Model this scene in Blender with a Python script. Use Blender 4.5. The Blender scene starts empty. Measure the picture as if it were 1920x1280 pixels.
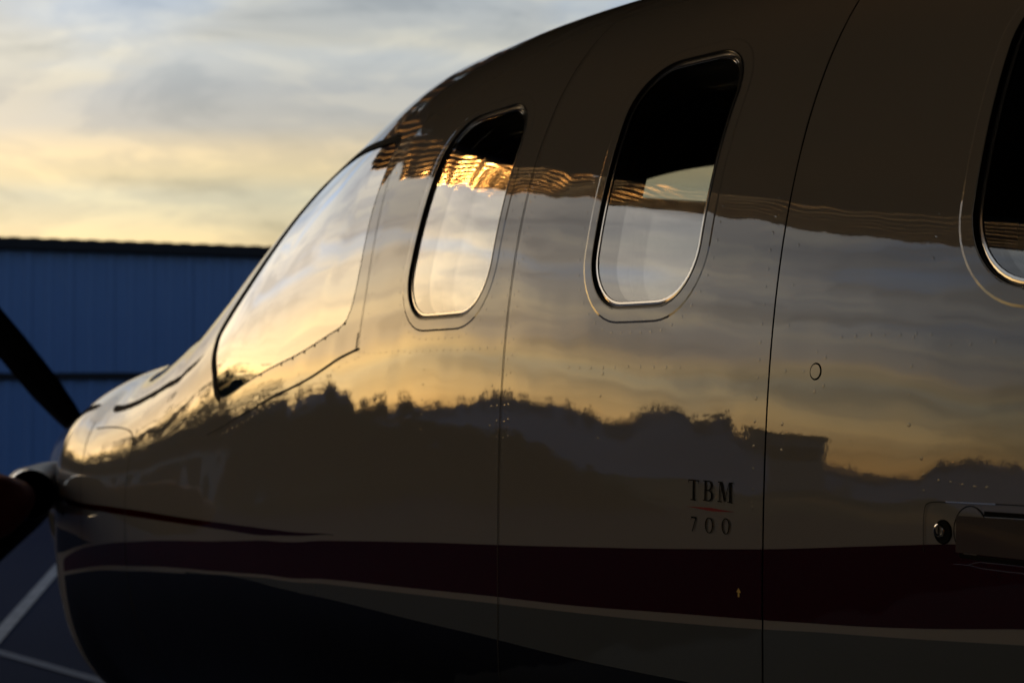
import bpy, math, random
import numpy as np
from mathutils import Matrix, Vector
R = math.radians
rnd = random.Random(7)
sc = bpy.context.scene
C = sc.collection

# ------------------------------------------------------------------ camera
EYE = 1.6
cam_d = bpy.data.cameras.new('camera')
cam = bpy.data.objects.new('camera', cam_d); C.objects.link(cam); sc.camera = cam
right = Vector((0.86329, -0.50467, -0.00553)); up = Vector((-0.00596, -0.02114, 0.99976)); fwd = Vector((0.50467, 0.86305, 0.02126))
mw = Matrix.Identity(4)
for i in range(3):
    mw[i][0] = right[i]; mw[i][1] = up[i]; mw[i][2] = -fwd[i]
mw[2][3] = EYE
cam.matrix_world = mw
cam_d.sensor_width = 36; cam_d.lens = 60; cam_d.clip_start = .05; cam_d.clip_end = 4000
cam_d.dof.use_dof = True; cam_d.dof.focus_distance = 2.25; cam_d.dof.aperture_fstop = 7.0

# ------------------------------------------------------------------ light
SUN_AZ, SUN_EL = -17.0, 4.7          # azimuth from +Y, towards +X positive
sd = Vector((math.sin(R(SUN_AZ))*math.cos(R(SUN_EL)), math.cos(R(SUN_AZ))*math.cos(R(SUN_EL)), math.sin(R(SUN_EL))))
sun_d = bpy.data.lights.new('sun', 'SUN'); sun_d.energy = 5.0; sun_d.angle = R(.6); sun_d.color = (1.0, .47, .13)
sun = bpy.data.objects.new('sun', sun_d); C.objects.link(sun)
sun.rotation_euler = sd.to_track_quat('Z', 'Y').to_euler()

def N(nt, kind, **kw):
    n = nt.nodes.new(kind)
    for k, v in kw.items():
        if k == 'inp':
            for a, b in v.items(): n.inputs[a].default_value = b
        else: setattr(n, k, v)
    return n
def L(nt, a, b): nt.links.new(a, b)
def mth(nt, op, a, b=None, c=None, clamp=False):
    n = nt.nodes.new('ShaderNodeMath'); n.operation = op; n.use_clamp = clamp
    for i, v in enumerate((a, b, c)):
        if v is None: continue
        if isinstance(v, (int, float)): n.inputs[i].default_value = v
        else: nt.links.new(v, n.inputs[i])
    return n.outputs[0]
def ramp(nt, fac, stops, interp='LINEAR'):
    n = nt.nodes.new('ShaderNodeValToRGB'); cr = n.color_ramp; cr.interpolation = interp
    while len(cr.elements) > 1: cr.elements.remove(cr.elements[-1])
    for i, (p, c) in enumerate(stops):
        e = cr.elements[0] if i == 0 else cr.elements.new(p)
        e.position = p; e.color = (*c, 1) if len(c) == 3 else c
    if fac is not None: nt.links.new(fac, n.inputs[0])
    return n.outputs[0]
def mixc(nt, fac, a, b, mode='MIX'):
    n = nt.nodes.new('ShaderNodeMix'); n.data_type = 'RGBA'; n.blend_type = mode; n.clamp_factor = True
    for s, v in ((n.inputs[0], fac), (n.inputs[6], a), (n.inputs[7], b)):
        if isinstance(v, (int, float)): s.default_value = v
        elif isinstance(v, tuple): s.default_value = (*v, 1)
        else: nt.links.new(v, s)
    return n.outputs[2]

world = bpy.data.worlds.new('World'); sc.world = world; world.use_nodes = True
nt = world.node_tree; nt.nodes.clear()
out = N(nt, 'ShaderNodeOutputWorld'); bg = N(nt, 'ShaderNodeBackground'); L(nt, bg.outputs[0], out.inputs[0])
tc = N(nt, 'ShaderNodeTexCoord'); sep = N(nt, 'ShaderNodeSeparateXYZ'); L(nt, tc.outputs['Generated'], sep.inputs[0])
sky = N(nt, 'ShaderNodeTexSky', sky_type='NISHITA', sun_disc=False)
sky.sun_elevation = R(SUN_EL); sky.sun_rotation = R(SUN_AZ); sky.air_density = 1.2; sky.dust_density = 1.5
z = mth(nt, 'MAXIMUM', sep.outputs[2], 0.0)
dot = N(nt, 'ShaderNodeVectorMath', operation='DOT_PRODUCT'); L(nt, tc.outputs['Generated'], dot.inputs[0]); dot.inputs[1].default_value = sd
dt = mth(nt, 'MULTIPLY_ADD', dot.outputs['Value'], .5, .5)
# layered evening cloud: soft patches, wider than tall
mp = N(nt, 'ShaderNodeMapping', inp={'Scale': (1, 1, 3.2), 'Location': (1.7, 3.1, .4)}); L(nt, tc.outputs['Generated'], mp.inputs[0])
n1 = N(nt, 'ShaderNodeTexNoise', inp={'Scale': 3.4, 'Detail': 4.0, 'Roughness': .5, 'Distortion': .4}); L(nt, mp.outputs[0], n1.inputs[0])
n2 = N(nt, 'ShaderNodeTexNoise', inp={'Scale': 8.0, 'Detail': 6.0, 'Roughness': .56, 'Distortion': .5}); L(nt, mp.outputs[0], n2.inputs[0])
zd = mth(nt, 'ADD', z, mth(nt, 'MULTIPLY', mth(nt, 'SUBTRACT', n1.outputs[0], .5), mth(nt, 'MULTIPLY', mth(nt, 'POWER', z, .8), .17)))
lay = ramp(nt, zd, [(0, (.74, .40, .13)), (.03, (.82, .50, .20)), (.06, (.86, .64, .34)), (.088, (.60, .54, .39)), (.104, (.50, .50, .42)), (.116, (.68, .56, .36)), (.130, (.62, .51, .37)), (.140, (.44, .415, .40)), (.160, (.41, .40, .40)),
    (.172, (.52, .50, .46)), (.186, (.57, .55, .50)), (.20, (.46, .47, .48)), (.23, (.42, .46, .52)), (.26, (.52, .53, .54)), (.31, (.33, .37, .43)), (.37, (.52, .53, .54)), (.43, (.34, .39, .47)), (.5, (.26, .36, .54)), (1, (.11, .19, .38))])
lit = ramp(nt, n2.outputs[0], [(.36, (.64, .67, .73)), (.5, (.93, .93, .94)), (.60, (1.20, 1.15, 1.05))], 'EASE')
blue = ramp(nt, n1.outputs[0], [(.38, (1, 1, 1)), (.50, (0, 0, 0))], 'EASE')
hi = ramp(nt, z, [(.13, (0, 0, 0)), (.21, (.7, .7, .7)), (.28, (1.35,)*3)])
col = mixc(nt, 1.0, lay, lit, 'MULTIPLY')
col = mixc(nt, mth(nt, 'MULTIPLY', mth(nt, 'MULTIPLY', blue, hi), .6), col, (.30, .44, .68))
nis = N(nt, 'ShaderNodeVectorMath', operation='SCALE', inp={'Scale': .05}); L(nt, sky.outputs[0], nis.inputs[0])
# brighter and warmer towards the sunset
amp = ramp(nt, dt, [(0, (.06, .08, .13)), (.33, (.09, .11, .15)), (.8, (.20, .205, .215)), (.885, (.22,)*3), (.932, (.27, .27, .27)), (.957, (.43, .42, .41)), (.985, (.68, .62, .54)), (1, (.95, .80, .58))])
ag = N(nt, 'ShaderNodeVectorMath', operation='SCALE', inp={'Scale': 4.0}); L(nt, amp, ag.inputs[0])
gs = N(nt, 'ShaderNodeVectorMath', operation='MULTIPLY'); L(nt, col, gs.inputs[0]); L(nt, ag.outputs[0], gs.inputs[1])
fin = N(nt, 'ShaderNodeVectorMath', operation='ADD'); L(nt, gs.outputs[0], fin.inputs[0]); L(nt, nis.outputs[0], fin.inputs[1])
glow = N(nt, 'ShaderNodeVectorMath', operation='SCALE', inp={0: (1.7, 1.2, .50)}); L(nt, mth(nt, 'MULTIPLY', mth(nt, 'POWER', dt, 80.0), mth(nt, 'SUBTRACT', 1.0, mth(nt, 'MULTIPLY', z, 2.6), clamp=True)), glow.inputs['Scale'])
fin2 = N(nt, 'ShaderNodeVectorMath', operation='ADD'); L(nt, fin.outputs[0], fin2.inputs[0]); L(nt, glow.outputs[0], fin2.inputs[1]); fin = fin2
SKY_GAIN = N(nt, 'ShaderNodeVectorMath', operation='SCALE', inp={'Scale': 1.0}); L(nt, fin.outputs[0], SKY_GAIN.inputs[0])
L(nt, SKY_GAIN.outputs[0], bg.inputs[0]); bg.inputs[1].default_value = 1.0

sc.view_settings.view_transform = 'Standard'; sc.view_settings.look = 'None'
sc.view_settings.gamma = 1; sc.view_settings.exposure = 0; sc.view_settings.use_curve_mapping = False
sc.cycles.max_bounces = 10; sc.cycles.transparent_max_bounces = 16; sc.cycles.glossy_bounces = 6
sc.cycles.caustics_reflective = True; sc.cycles.blur_glossy = .1; sc.cycles.sample_clamp_indirect = 0

# ------------------------------------------------------------------ helpers
def meta(o, label=None, cat=None, group=None, kind=None):
    if label: o['label'] = label
    if cat: o['category'] = cat
    if group: o['group'] = group
    if kind: o['kind'] = kind
    return o
def empty(name, loc=(0, 0, 0), rz=0, parent=None):
    o = bpy.data.objects.new(name, None); C.objects.link(o); o.location = loc; o.rotation_euler = (0, 0, rz)
    if parent: o.parent = parent
    return o
def mesh(name, V, F, mat, parent=None, normals=None, smooth=False, loc=(0, 0, 0)):
    V = np.asarray(V, float) - np.array(loc, float)
    if normals is not None:           # wind every face the way its normals point
        nn = np.asarray(normals, float); F = [tuple(int(i) for i in f) for f in F]
        i0 = np.array([f[0] for f in F]); i1 = np.array([f[1] for f in F]); i2 = np.array([f[2] for f in F]); i3 = np.array([f[3 % len(f)] for f in F])
        g = np.cross(V[i2]-V[i0], V[i3]-V[i1]); tri = i3 == i0; g[tri] = np.cross(V[i1[tri]]-V[i0[tri]], V[i2[tri]]-V[i0[tri]])
        bad = (g*(nn[i0]+nn[i1]+nn[i2])).sum(1) < 0; F = [f[::-1] if w else f for f, w in zip(F, bad)]
    me = bpy.data.meshes.new(name); me.from_pydata([tuple(v) for v in V], [], [tuple(int(i) for i in f) for f in F]); me.update()
    me.materials.append(mat)
    if smooth or normals is not None: me.polygons.foreach_set('use_smooth', [True]*len(me.polygons))
    if normals is not None: me.normals_split_custom_set_from_vertices([tuple(n) for n in normals])
    o = bpy.data.objects.new(name, me); C.objects.link(o); o.location = loc
    if parent: o.parent = parent
    return o
class MB:
    def __init__(s): s.V = []; s.F = []
    def add(s, V, F):
        b = len(s.V); s.V += [tuple(v) for v in V]; s.F += [tuple(i+b for i in f) for f in F]; return s
    def box(s, x0, x1, y0, y1, z0, z1):
        return s.add([(x0,y0,z0),(x1,y0,z0),(x1,y1,z0),(x0,y1,z0),(x0,y0,z1),(x1,y0,z1),(x1,y1,z1),(x0,y1,z1)],
              [(0,3,2,1),(4,5,6,7),(0,1,5,4),(1,2,6,5),(2,3,7,6),(3,0,4,7)])
    def tube(s, pts, rad, n=14, cap=True):
        pts = [Vector(p) for p in pts]; rad = rad if isinstance(rad, (list, tuple)) else [rad]*len(pts)
        V = []; u = None
        for i, p in enumerate(pts):
            t = (pts[min(i+1, len(pts)-1)] - pts[max(i-1, 0)]).normalized()
            if u is None: u = t.orthogonal().normalized()
            u = (u - t*u.dot(t)).normalized(); w = t.cross(u)
            for k in range(n):
                a = 2*math.pi*k/n; V.append(p + (u*math.cos(a) + w*math.sin(a))*rad[i])
        F = [(i*n+k, i*n+(k+1) % n, (i+1)*n+(k+1) % n, (i+1)*n+k) for i in range(len(pts)-1) for k in range(n)]
        if cap: F += [tuple(range(n-1, -1, -1)), tuple(range((len(pts)-1)*n, len(pts)*n))]
        return s.add(V, F)
    def build(s, name, mat, parent=None, smooth=False, loc=(0, 0, 0)): return mesh(name, s.V, s.F, mat, parent, smooth=smooth, loc=loc)

def mat(name, col, rough=.5, metal=0., ior=1.5, coat=0., bump=None, var=None, spec=.5):
    m = bpy.data.materials.new(name); m.use_nodes = True; nt = m.node_tree; b = nt.nodes['Principled BSDF']
    b.inputs['Base Color'].default_value = (*col, 1); b.inputs['Roughness'].default_value = rough
    b.inputs['Metallic'].default_value = metal; b.inputs['IOR'].default_value = ior; b.inputs['Coat Weight'].default_value = coat
    b.inputs['Coat Roughness'].default_value = .01; b.inputs['Specular IOR Level'].default_value = spec
    tc = N(nt, 'ShaderNodeTexCoord')
    if var:
        n = N(nt, 'ShaderNodeTexNoise', inp={'Scale': var[0], 'Detail': 5.0, 'Roughness': .6}); L(nt, tc.outputs['Object'], n.inputs[0])
        L(nt, mixc(nt, ramp(nt, n.outputs[0], [(.3, (0,)*3), (.7, (1,)*3)]), col, var[1]), b.inputs['Base Color'])
    if bump:
        prev = None
        for scl, dist, det in bump:
            n = N(nt, 'ShaderNodeTexNoise', inp={'Scale': abs(scl), 'Detail': det, 'Roughness': .5})
            if scl < 0:           # quilting between frames: quick along the body, slow round it
                m2 = N(nt, 'ShaderNodeMapping', inp={'Scale': (.25, 1, .22)}); L(nt, tc.outputs['Object'], m2.inputs[0]); L(nt, m2.outputs[0], n.inputs[0])
            else: L(nt, tc.outputs['Object'], n.inputs[0])
            bn = N(nt, 'ShaderNodeBump', inp={'Strength': 1.0, 'Distance': dist}); L(nt, n.outputs[0], bn.inputs['Height'])
            if prev: L(nt, prev, bn.inputs['Normal'])
            prev = bn.outputs[0]
        L(nt, prev, b.inputs['Normal'])
    return m
SKIN = [(1.7, .0030, 1.0), (4.6, .0021, 1.5), (-7., .0007, 1.0), (110.0, .000014, 1.0)]
def paint(name, col, ior=1.62, rough=.02): return mat(name, col, rough, ior=ior, bump=SKIN)
M = dict(
 cream=paint('champagne_paint', (.195, .172, .145)),
 silver=paint('grey_beige_paint', (.060, .062, .055)),
 maroon=paint('maroon_paint', (.026, .0008, .0006), ior=1.38),
 black=paint('black_paint', (.002, .002, .0022), ior=1.38),
 ink=mat('black_lettering', (.002, .002, .002), .8, spec=.05),
 inkred=mat('red_lettering', (.20, .003, .010), .6, spec=.1),
 yellow=mat('yellow_marking', (.45, .27, .01), .4),
 gap=mat('dark_gap', (.002, .002, .002), .9, spec=.1),
 seam=mat('seam_shadow_sealant', (.010, .009, .008), .7, spec=.12),
 rubber=mat('black_rubber', (.004, .004, .004), .35),
 edge=mat('polished_acrylic_edge', (.50, .47, .43), .08, metal=.9),
 liner=mat('cabin_liner', (.018, .016, .014), .8),
 reveal=mat('window_reveal', (.05, .045, .04), .5),
 chrome=mat('chrome', (.75, .75, .75), .08, metal=1.),
 steel=mat('burnt_steel', (.035, .028, .025), .4, metal=.6),
 blade=mat('black_blade', (.006, .006, .006), .6, spec=.15),
 redcloth=mat('red_cover_cloth', (.15, .010, .009), .7, bump=[(6, .02, 2.0)]),
 tyre=mat('tyre_rubber', (.01, .01, .01), .8),
 asphalt=mat('asphalt', (.011, .015, .030), .95, bump=[(40, .004, 4.0)], var=(.35, (.015, .019, .034)), spec=.04),
 concrete=mat('concrete_floor', (.085, .085, .085), .9, bump=[(30, .002, 4.0)], var=(.8, (.10, .098, .095)), spec=.08),
 line=mat('worn_white_line', (.30, .26, .22), .8, var=(9, (.15, .13, .11))),
 line2=mat('faded_line', (.07, .07, .08), .8, var=(9, (.04, .04, .05))),
 ceil=mat('brown_ceiling_sheet', (.055, .044, .034), .6, var=(.6, (.04, .033, .027))),
 beam=mat('roof_beam_steel', (.05, .04, .035), .5),
 doormetal=mat('bare_corrugated_steel', (1.0, .80, .50), .33, metal=1., bump=[(2.0, .045, 2.0)]),
 bluewall=mat('blue_sheet_metal', (.13, .245, .44), .55, var=(.5, (.105, .205, .39))),
 fascia=mat('black_roof_fascia', (.004, .004, .005), .7),
 leaf=mat('dark_foliage', (.035, .05, .02), .8, var=(.7, (.06, .065, .03)), spec=.2),
 leaf2=mat('hazed_foliage', (.27, .29, .31), .9, var=(.7, (.18, .20, .22)), spec=.1),  # ridge leaves greyed and lightened, distance haze put into the colour
 bark=mat('bark', (.05, .035, .025), .9),
 hill=mat('hazed_far_hill', (.30, .32, .35), .95, var=(.05, (.21, .23, .26)), spec=.1),  # pale grey-blue carries distance haze in the base colour
 grass=mat('dry_grass', (.07, .065, .03), .95, bump=[(8, .05, 3.0)], var=(.4, (.05, .055, .025)), spec=.1),
 house=mat('pale_house_wall', (.35, .33, .30), .8), roof=mat('tile_roof', (.14, .07, .05), .8), glassd=mat('dark_window_glass', (.02, .025, .03), .05),
)
def glass_mat(name, tint, layers, bump):
    m = bpy.data.materials.new(name); m.use_nodes = True; nt = m.node_tree; nt.nodes.clear()
    o = N(nt, 'ShaderNodeOutputMaterial'); mx = N(nt, 'ShaderNodeMixShader'); L(nt, mx.outputs[0], o.inputs[0])
    tr = N(nt, 'ShaderNodeBsdfTransparent', inp={'Color': (*tint, 1)}); gl = N(nt, 'ShaderNodeBsdfGlossy', inp={'Roughness': .0, 'Color': (1, 1, 1, 1)})
    tc = N(nt, 'ShaderNodeTexCoord'); prev = None
    for scl, dist in bump:
        n = N(nt, 'ShaderNodeTexNoise', inp={'Scale': scl, 'Detail': 1.0}); L(nt, tc.outputs['Object'], n.inputs[0])
        bn = N(nt, 'ShaderNodeBump', inp={'Strength': 1.0, 'Distance': dist}); L(nt, n.outputs[0], bn.inputs['Height'])
        if prev: L(nt, prev, bn.inputs['Normal'])
        prev = bn.outputs[0]
    L(nt, prev, gl.inputs['Normal'])
    ge = N(nt, 'ShaderNodeNewGeometry'); dp = N(nt, 'ShaderNodeVectorMath', operation='DOT_PRODUCT'); L(nt, ge.outputs['Incoming'], dp.inputs[0]); L(nt, ge.outputs['Normal'], dp.inputs[1])
    c5 = mth(nt, 'POWER', mth(nt, 'SUBTRACT', 1.0, mth(nt, 'ABSOLUTE', dp.outputs['Value']), clamp=True), 5.0)
    f1 = mth(nt, 'MULTIPLY_ADD', c5, .96, .04)
    f = mth(nt, 'SUBTRACT', 1.0, mth(nt, 'POWER', mth(nt, 'SUBTRACT', 1.0, f1), float(layers)))
    L(nt, f, mx.inputs[0]); L(nt, tr.outputs[0], mx.inputs[1]); L(nt, gl.outputs[0], mx.inputs[2]); return m
M['pane'] = glass_mat('acrylic_window', (.90, .90, .88), 3.0, [(1.6, .0022), (6.0, .0003)])
M['pane2'] = glass_mat('inner_acrylic_window', (.94, .94, .92), 1.3, [(2.0, .003)])
M['cockpit'] = glass_mat('cockpit_glass', (.55, .57, .57), 2.0, [(1.3, .007), (4.0, .0028)])

# ------------------------------------------------------------------ the fuselage surface
AX = 2.1535
YS = np.array([-9.5, -6., -2., 1.5, 2.6, 3.3, 3.8, 4.4, 4.9, 5.15, 5.5, 6.1, 6.6, 6.9, 7.05])
PR = dict(
 a=[.12, .5, .719, .719, .718, .72, .724, .725, .726, .728, .642, .509, .375, .305, .261],
 zt=[.55, .70, .722, .718, .742, .763, .66, .340, .125, .080, .014, -.056, -.174, -.26, -.33],
 zb=[.05, -.45, -.838, -.847, -.864, -.883, -.92, -.973, -1.021, -1.066, -1.03, -.898, -.756, -.62, -.479],
 zm=[.3, 0., -.454, -.458, -.453, -.454, -.401, -.373, -.373, -.368, -.333, -.354, -.38, -.38, -.38],
 nu=[2., 2.4, 2.876, 2.941, 3.141, 2.531, 2.227, 2.159, 2.346, 2.584, 2.595, 2.45, 2.203, 2.05, 2.],
 nl=[2., 2.1, 2.171, 2.179, 2.206, 2.275, 2.416, 2.65, 2.947, 3.159, 2.972, 2.678, 2.434, 2.271, 2.156])
PR = {k: np.array(v, float) for k, v in PR.items()}
def pchip(x, y, xq):
    h = np.diff(x); d = np.diff(y)/h; m = np.zeros_like(y)
    for i in range(1, len(x)-1):
        if d[i-1]*d[i] > 0:
            w1 = 2*h[i]+h[i-1]; w2 = h[i]+2*h[i-1]; m[i] = (w1+w2)/(w1/d[i-1]+w2/d[i])
    m[-1] = d[-1]
    i = np.clip(np.searchsorted(x, xq)-1, 0, len(x)-2); t = (xq-x[i])/h[i]
    return y[i]*(1+2*t)*(1-t)**2+h[i]*m[i]*t*(1-t)**2+y[i+1]*t*t*(3-2*t)-h[i]*m[i+1]*t*t*(1-t)
def S0(y, phi):
    y = np.asarray(y, float); phi = np.asarray(phi, float)
    q = {k: pchip(YS, PR[k], y) for k in PR}
    c = np.cos(phi); s = np.sin(phi); n = np.where(s > 0, q['nu'], q['nl'])
    bx = q['a']*np.sign(c)*np.abs(c)**(2/n); h = np.where(s > 0, q['zt']-q['zm'], q['zm']-q['zb'])
    return np.stack([AX-bx, y, EYE+q['zm']+h*np.sign(s)*np.abs(s)**(2/n)], -1)
def N0(y, p, e=6e-4):
    ee = np.full(np.shape(y), e)
    dy = S0(y+ee, p)-S0(y-ee, p); dp = S0(y, p+ee)-S0(y, p-ee)
    n = np.cross(dy, dp); n /= np.linalg.norm(n, axis=-1)[..., None]+1e-12
    c = S0(y, p)-np.stack([np.full(np.shape(y), AX), np.asarray(y, float), np.full(np.shape(y), EYE-.1)], -1)
    return n*np.sign((n*c).sum(-1))[..., None]
TT = np.linspace(0, 1, 181)
def table(y, sgn):
    ph = (TT**1.6)*(math.pi/2)*sgn; P = S0(np.repeat(np.asarray(y, float)[:, None], len(TT), 1), np.repeat(ph[None], len(y), 0))
    d = np.linalg.norm(np.diff(P, axis=1), axis=-1); return ph, np.concatenate([np.zeros((len(y), 1)), np.cumsum(d, 1)], 1)
def phi_of(y, s):
    y = np.atleast_1d(np.asarray(y, float)); s = np.atleast_1d(np.asarray(s, float)); o = np.zeros_like(s)
    for sg in (1, -1):
        for i0 in range(0, len(y), 4000):
            idx = np.arange(i0, min(i0+4000, len(y))); idx = idx[(s[idx] >= 0) == (sg > 0)]
            if not len(idx): continue
            ph, cum = table(y[idx], sg)
            for j, k in enumerate(idx): o[k] = np.interp(abs(s[k]), cum[j], ph)
    return o
def P_(y, s, h=0., side=1):
    """points (and normals) h metres off the skin at station y and girth coordinate s (0 = widest line)"""
    y = np.atleast_1d(np.asarray(y, float)); s = np.atleast_1d(np.asarray(s, float)); ph = phi_of(y, s)
    p = S0(y, ph); n = N0(y, ph); p = p+n*np.asarray(h, float).reshape(-1, 1) if np.ndim(h) else p+n*h
    if side < 0: p = p.copy(); n = n.copy(); p[:, 0] = 2*AX-p[:, 0]; n[:, 0] *= -1
    return p, n
def smooth_loop(pts, it=3, n=None):
    p = np.array(pts, float)
    for _ in range(it):
        q = np.roll(p, -1, 0); a = .75*p+.25*q; b = .25*p+.75*q; p = np.stack([a, b], 1).reshape(-1, 2)
    if n:
        q = np.vstack([p, p[:1]]); d = np.r_[0, np.cumsum(np.linalg.norm(np.diff(q, axis=0), axis=1))]
        t = np.linspace(0, d[-1], n, endpoint=False); p = np.stack([np.interp(t, d, q[:, 0]), np.interp(t, d, q[:, 1])], 1)
    return p
def rrect(y0, y1, s0, s1, r, k=10, skew=0.):
    o = []
    for cx_, cy_, a0 in ((y1-r, s1-r, 0), (y0+r, s1-r, 90), (y0+r, s0+r, 180), (y1-r, s0+r, 270)):
        for i in range(k+1):
            a = R(a0+90*i/k); o.append((cx_+r*math.cos(a), cy_+r*math.sin(a)))
    o = np.array(o); o[:, 0] += skew*(o[:, 1]-s0); return smooth_loop(o, 1, 96)
def inset(loop, d):
    t = np.roll(loop, -1, 0)-np.roll(loop, 1, 0); t /= np.linalg.norm(t, axis=1)[:, None]
    n = np.stack([-t[:, 1], t[:, 0]], 1)
    area = .5*np.sum(loop[:, 0]*np.roll(loop[:, 1], -1)-np.roll(loop[:, 0], -1)*loop[:, 1])
    return loop+n*d*(1 if area > 0 else -1)
def inside(loop, y, s):
    r = np.zeros(np.shape(y), bool); a = loop; b = np.roll(loop, -1, 0)
    for (x0, y0), (x1, y1) in zip(a, b):
        c = (y0 > s) != (y1 > s)
        with np.errstate(divide='ignore', invalid='ignore'): r ^= c & (y < (x1-x0)*(s-y0)/(y1-y0+1e-15)+x0)
    return r
def nearest(loop, y, s):
    a = loop; b = np.roll(loop, -1, 0); best = np.full(len(y), 1e9); q = np.zeros((len(y), 2)); p = np.stack([y, s], 1)
    for u, v in zip(a, b):
        e = v-u; t = np.clip(((p-u)@e)/(e@e), 0, 1)[:, None]; c = u+t*e; d = np.linalg.norm(p-c, axis=1); m = d < best
        best[m] = d[m]; q[m] = c[m]
    return best, q
def ring(name, loop, prof, m, parent, side=1):
    """sweep a profile of (inset, height) round a closed loop on the skin"""
    V = []; NN = []; F = []; n = len(loop)
    for (d0, h0), (d1, h1) in zip(prof[:-1], prof[1:]):
        l0 = inset(loop, d0); l1 = inset(loop, d1); P0, n0 = P_(l0[:, 0], l0[:, 1], h0, side); P1, n1 = P_(l1[:, 0], l1[:, 1], h1, side)
        if abs(d1-d0) > 1e-6: T = (P1-P0)/(np.linalg.norm(P1-P0, axis=1)[:, None]+1e-9)
        else:
            l2 = inset(loop, d0+.004); T = P_(l2[:, 0], l2[:, 1], h0, side)[0]-P0; T /= np.linalg.norm(T, axis=1)[:, None]
        dl = math.hypot(d1-d0, h1-h0); I = T-n0*(T*n0).sum(1)[:, None]; I /= np.linalg.norm(I, axis=1)[:, None]+1e-9
        g0 = n0*(d1-d0)/dl-I*(h1-h0)/dl; g1_ = n1*(d1-d0)/dl-I*(h1-h0)/dl
        b = len(V); V += list(P0)+list(P1); NN += list(g0)+list(g1_)
        for i in range(n):
            j = (i+1) % n; F.append((b+i, b+j, b+n+j, b+n+i) if side*1 > 0 else (b+i, b+n+i, b+n+j, b+j))
    return mesh(name, V, F, m, parent, normals=NN)
def pane(name, loop, h, m, parent, side=1, k=9, lean=False):
    c = loop.mean(0); V = []; NN = []; F = []; n = len(loop)
    for i in range(k):
        l = c+(loop-c)*(1-i/k); p, q = P_(l[:, 0], l[:, 1], h, side); V += list(p); NN += list(q)
        if i:
            for j in range(n):
                w = (j+1) % n; F.append(((i-1)*n+j, (i-1)*n+w, i*n+w, i*n+j))
    p, q = P_([c[0]], [c[1]], h, side); V += list(p); NN += list(q)
    for j in range(n): F.append(((k-1)*n+j, (k-1)*n+(j+1) % n, len(V)-1))
    if lean:                      # normals tipped down so the lower front corner mirrors dark trees
        V_ = np.array(V); NN = np.array(NN); g = np.clip((V_[:, 1]-3.45)/.35, 0, 1)*np.clip((EYE+.10-V_[:, 2])/.10, 0, 1); NN[:, 2] -= .075*g*g*(3-2*g); NN /= np.linalg.norm(NN, axis=1)[:, None]
    return mesh(name, V, F, m, parent, normals=NN)
def patch(name, ys, top, bot, h, m, parent, ns=8, side=1):
    ys = np.asarray(ys, float); top = np.asarray(top, float); bot = np.asarray(bot, float); V = []; NN = []
    for k in range(ns+1):
        s = bot+(top-bot)*k/ns; p, n = P_(ys, s, h, side); V += list(p); NN += list(n)
    w = len(ys); F = [(k*w+i, k*w+i+1, (k+1)*w+i+1, (k+1)*w+i) for k in range(ns) for i in range(w-1)]
    return mesh(name, V, F, m, parent, normals=NN)
def ribbon_pts(pts, step=.01):
    p = np.array(pts, float); d = np.r_[0, np.cumsum(np.linalg.norm(np.diff(p, axis=0), axis=1))]; n = max(3, int(d[-1]/step))
    t = np.linspace(0, d[-1], n); q = np.stack([pchip(d, p[:, 0], t), pchip(d, p[:, 1], t)], 1)
    q[0] = p[0]; q[-1] = p[-1]; return q
def ribbon(name, pts, w, h, m, parent, step=.01, side=1, dense=True):
    q = ribbon_pts(pts, step) if dense else np.array(pts, float)
    t = np.gradient(q, axis=0); t /= np.linalg.norm(t, axis=1)[:, None]; nn = np.stack([-t[:, 1], t[:, 0]], 1)*w/2
    a, b = q+nn, q-nn; Pa, na = P_(a[:, 0], a[:, 1], h, side); Pb, nb = P_(b[:, 0], b[:, 1], h, side); k = len(q)
    return mesh(name, list(Pa)+list(Pb), [(i, i+1, k+i+1, k+i) for i in range(k-1)], m, parent, normals=list(na)+list(nb))

# window outlines on the skin
WINS = [rrect(2.587, 2.918, .562, .972, .10, skew=-.02), rrect(1.981, 2.266, .559, .976, .095), rrect(1.155, 1.456, .555, .972, .105)]
COCK = smooth_loop([(3.262, .998), (3.45, 1.005), (3.65, .99), (3.80, .965), (3.832, .88), (3.885, .76), (3.952, .653), (4.021, .56), (4.052, .505), (4.03, .46), (3.97, .405), (3.905, .352), (3.845, .352),
    (3.70, .41), (3.587, .452), (3.428, .502), (3.303, .541), (3.192, .565), (3.17, .62), (3.176, .7), (3.19, .76), (3.205, .83), (3.22, .91), (3.235, .98)], 2, 120)
YB1, YB0 = 1.7997, 1.7963       # the gap in front of the door
COCK_S = COCK+np.array([[0, 1.]])*(np.clip((COCK[:, 1:]-.8)/.2, 0, 1)*.07)      # the starboard pane reaches a little higher
DA1, DA0 = .7205, .7165

plane = empty('airplane', (AX, 2.0, 0)); meta(plane, 'glossy champagne turboprop airplane with a maroon and black stripe, parked nose out of the hangar', 'airplane')
def onplane(o):                       # parts are modelled in place; parent them without moving them
    return o
_mesh = mesh
def pmesh(*a, **k): return _mesh(*a, **k)
def reparent(o, par):
    o.parent = par; o.matrix_parent_inverse = Matrix.Translation(-Vector(plane.location))
    return o
def mesh(name, V, F, m, parent=None, normals=None, smooth=False, loc=(0, 0, 0)):
    o = _mesh(name, V, F, m, None, normals, smooth, loc)
    if parent is not None:
        o.parent = parent
        if parent is plane: o.location = Vector(loc)-plane.location
    return o

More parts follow.
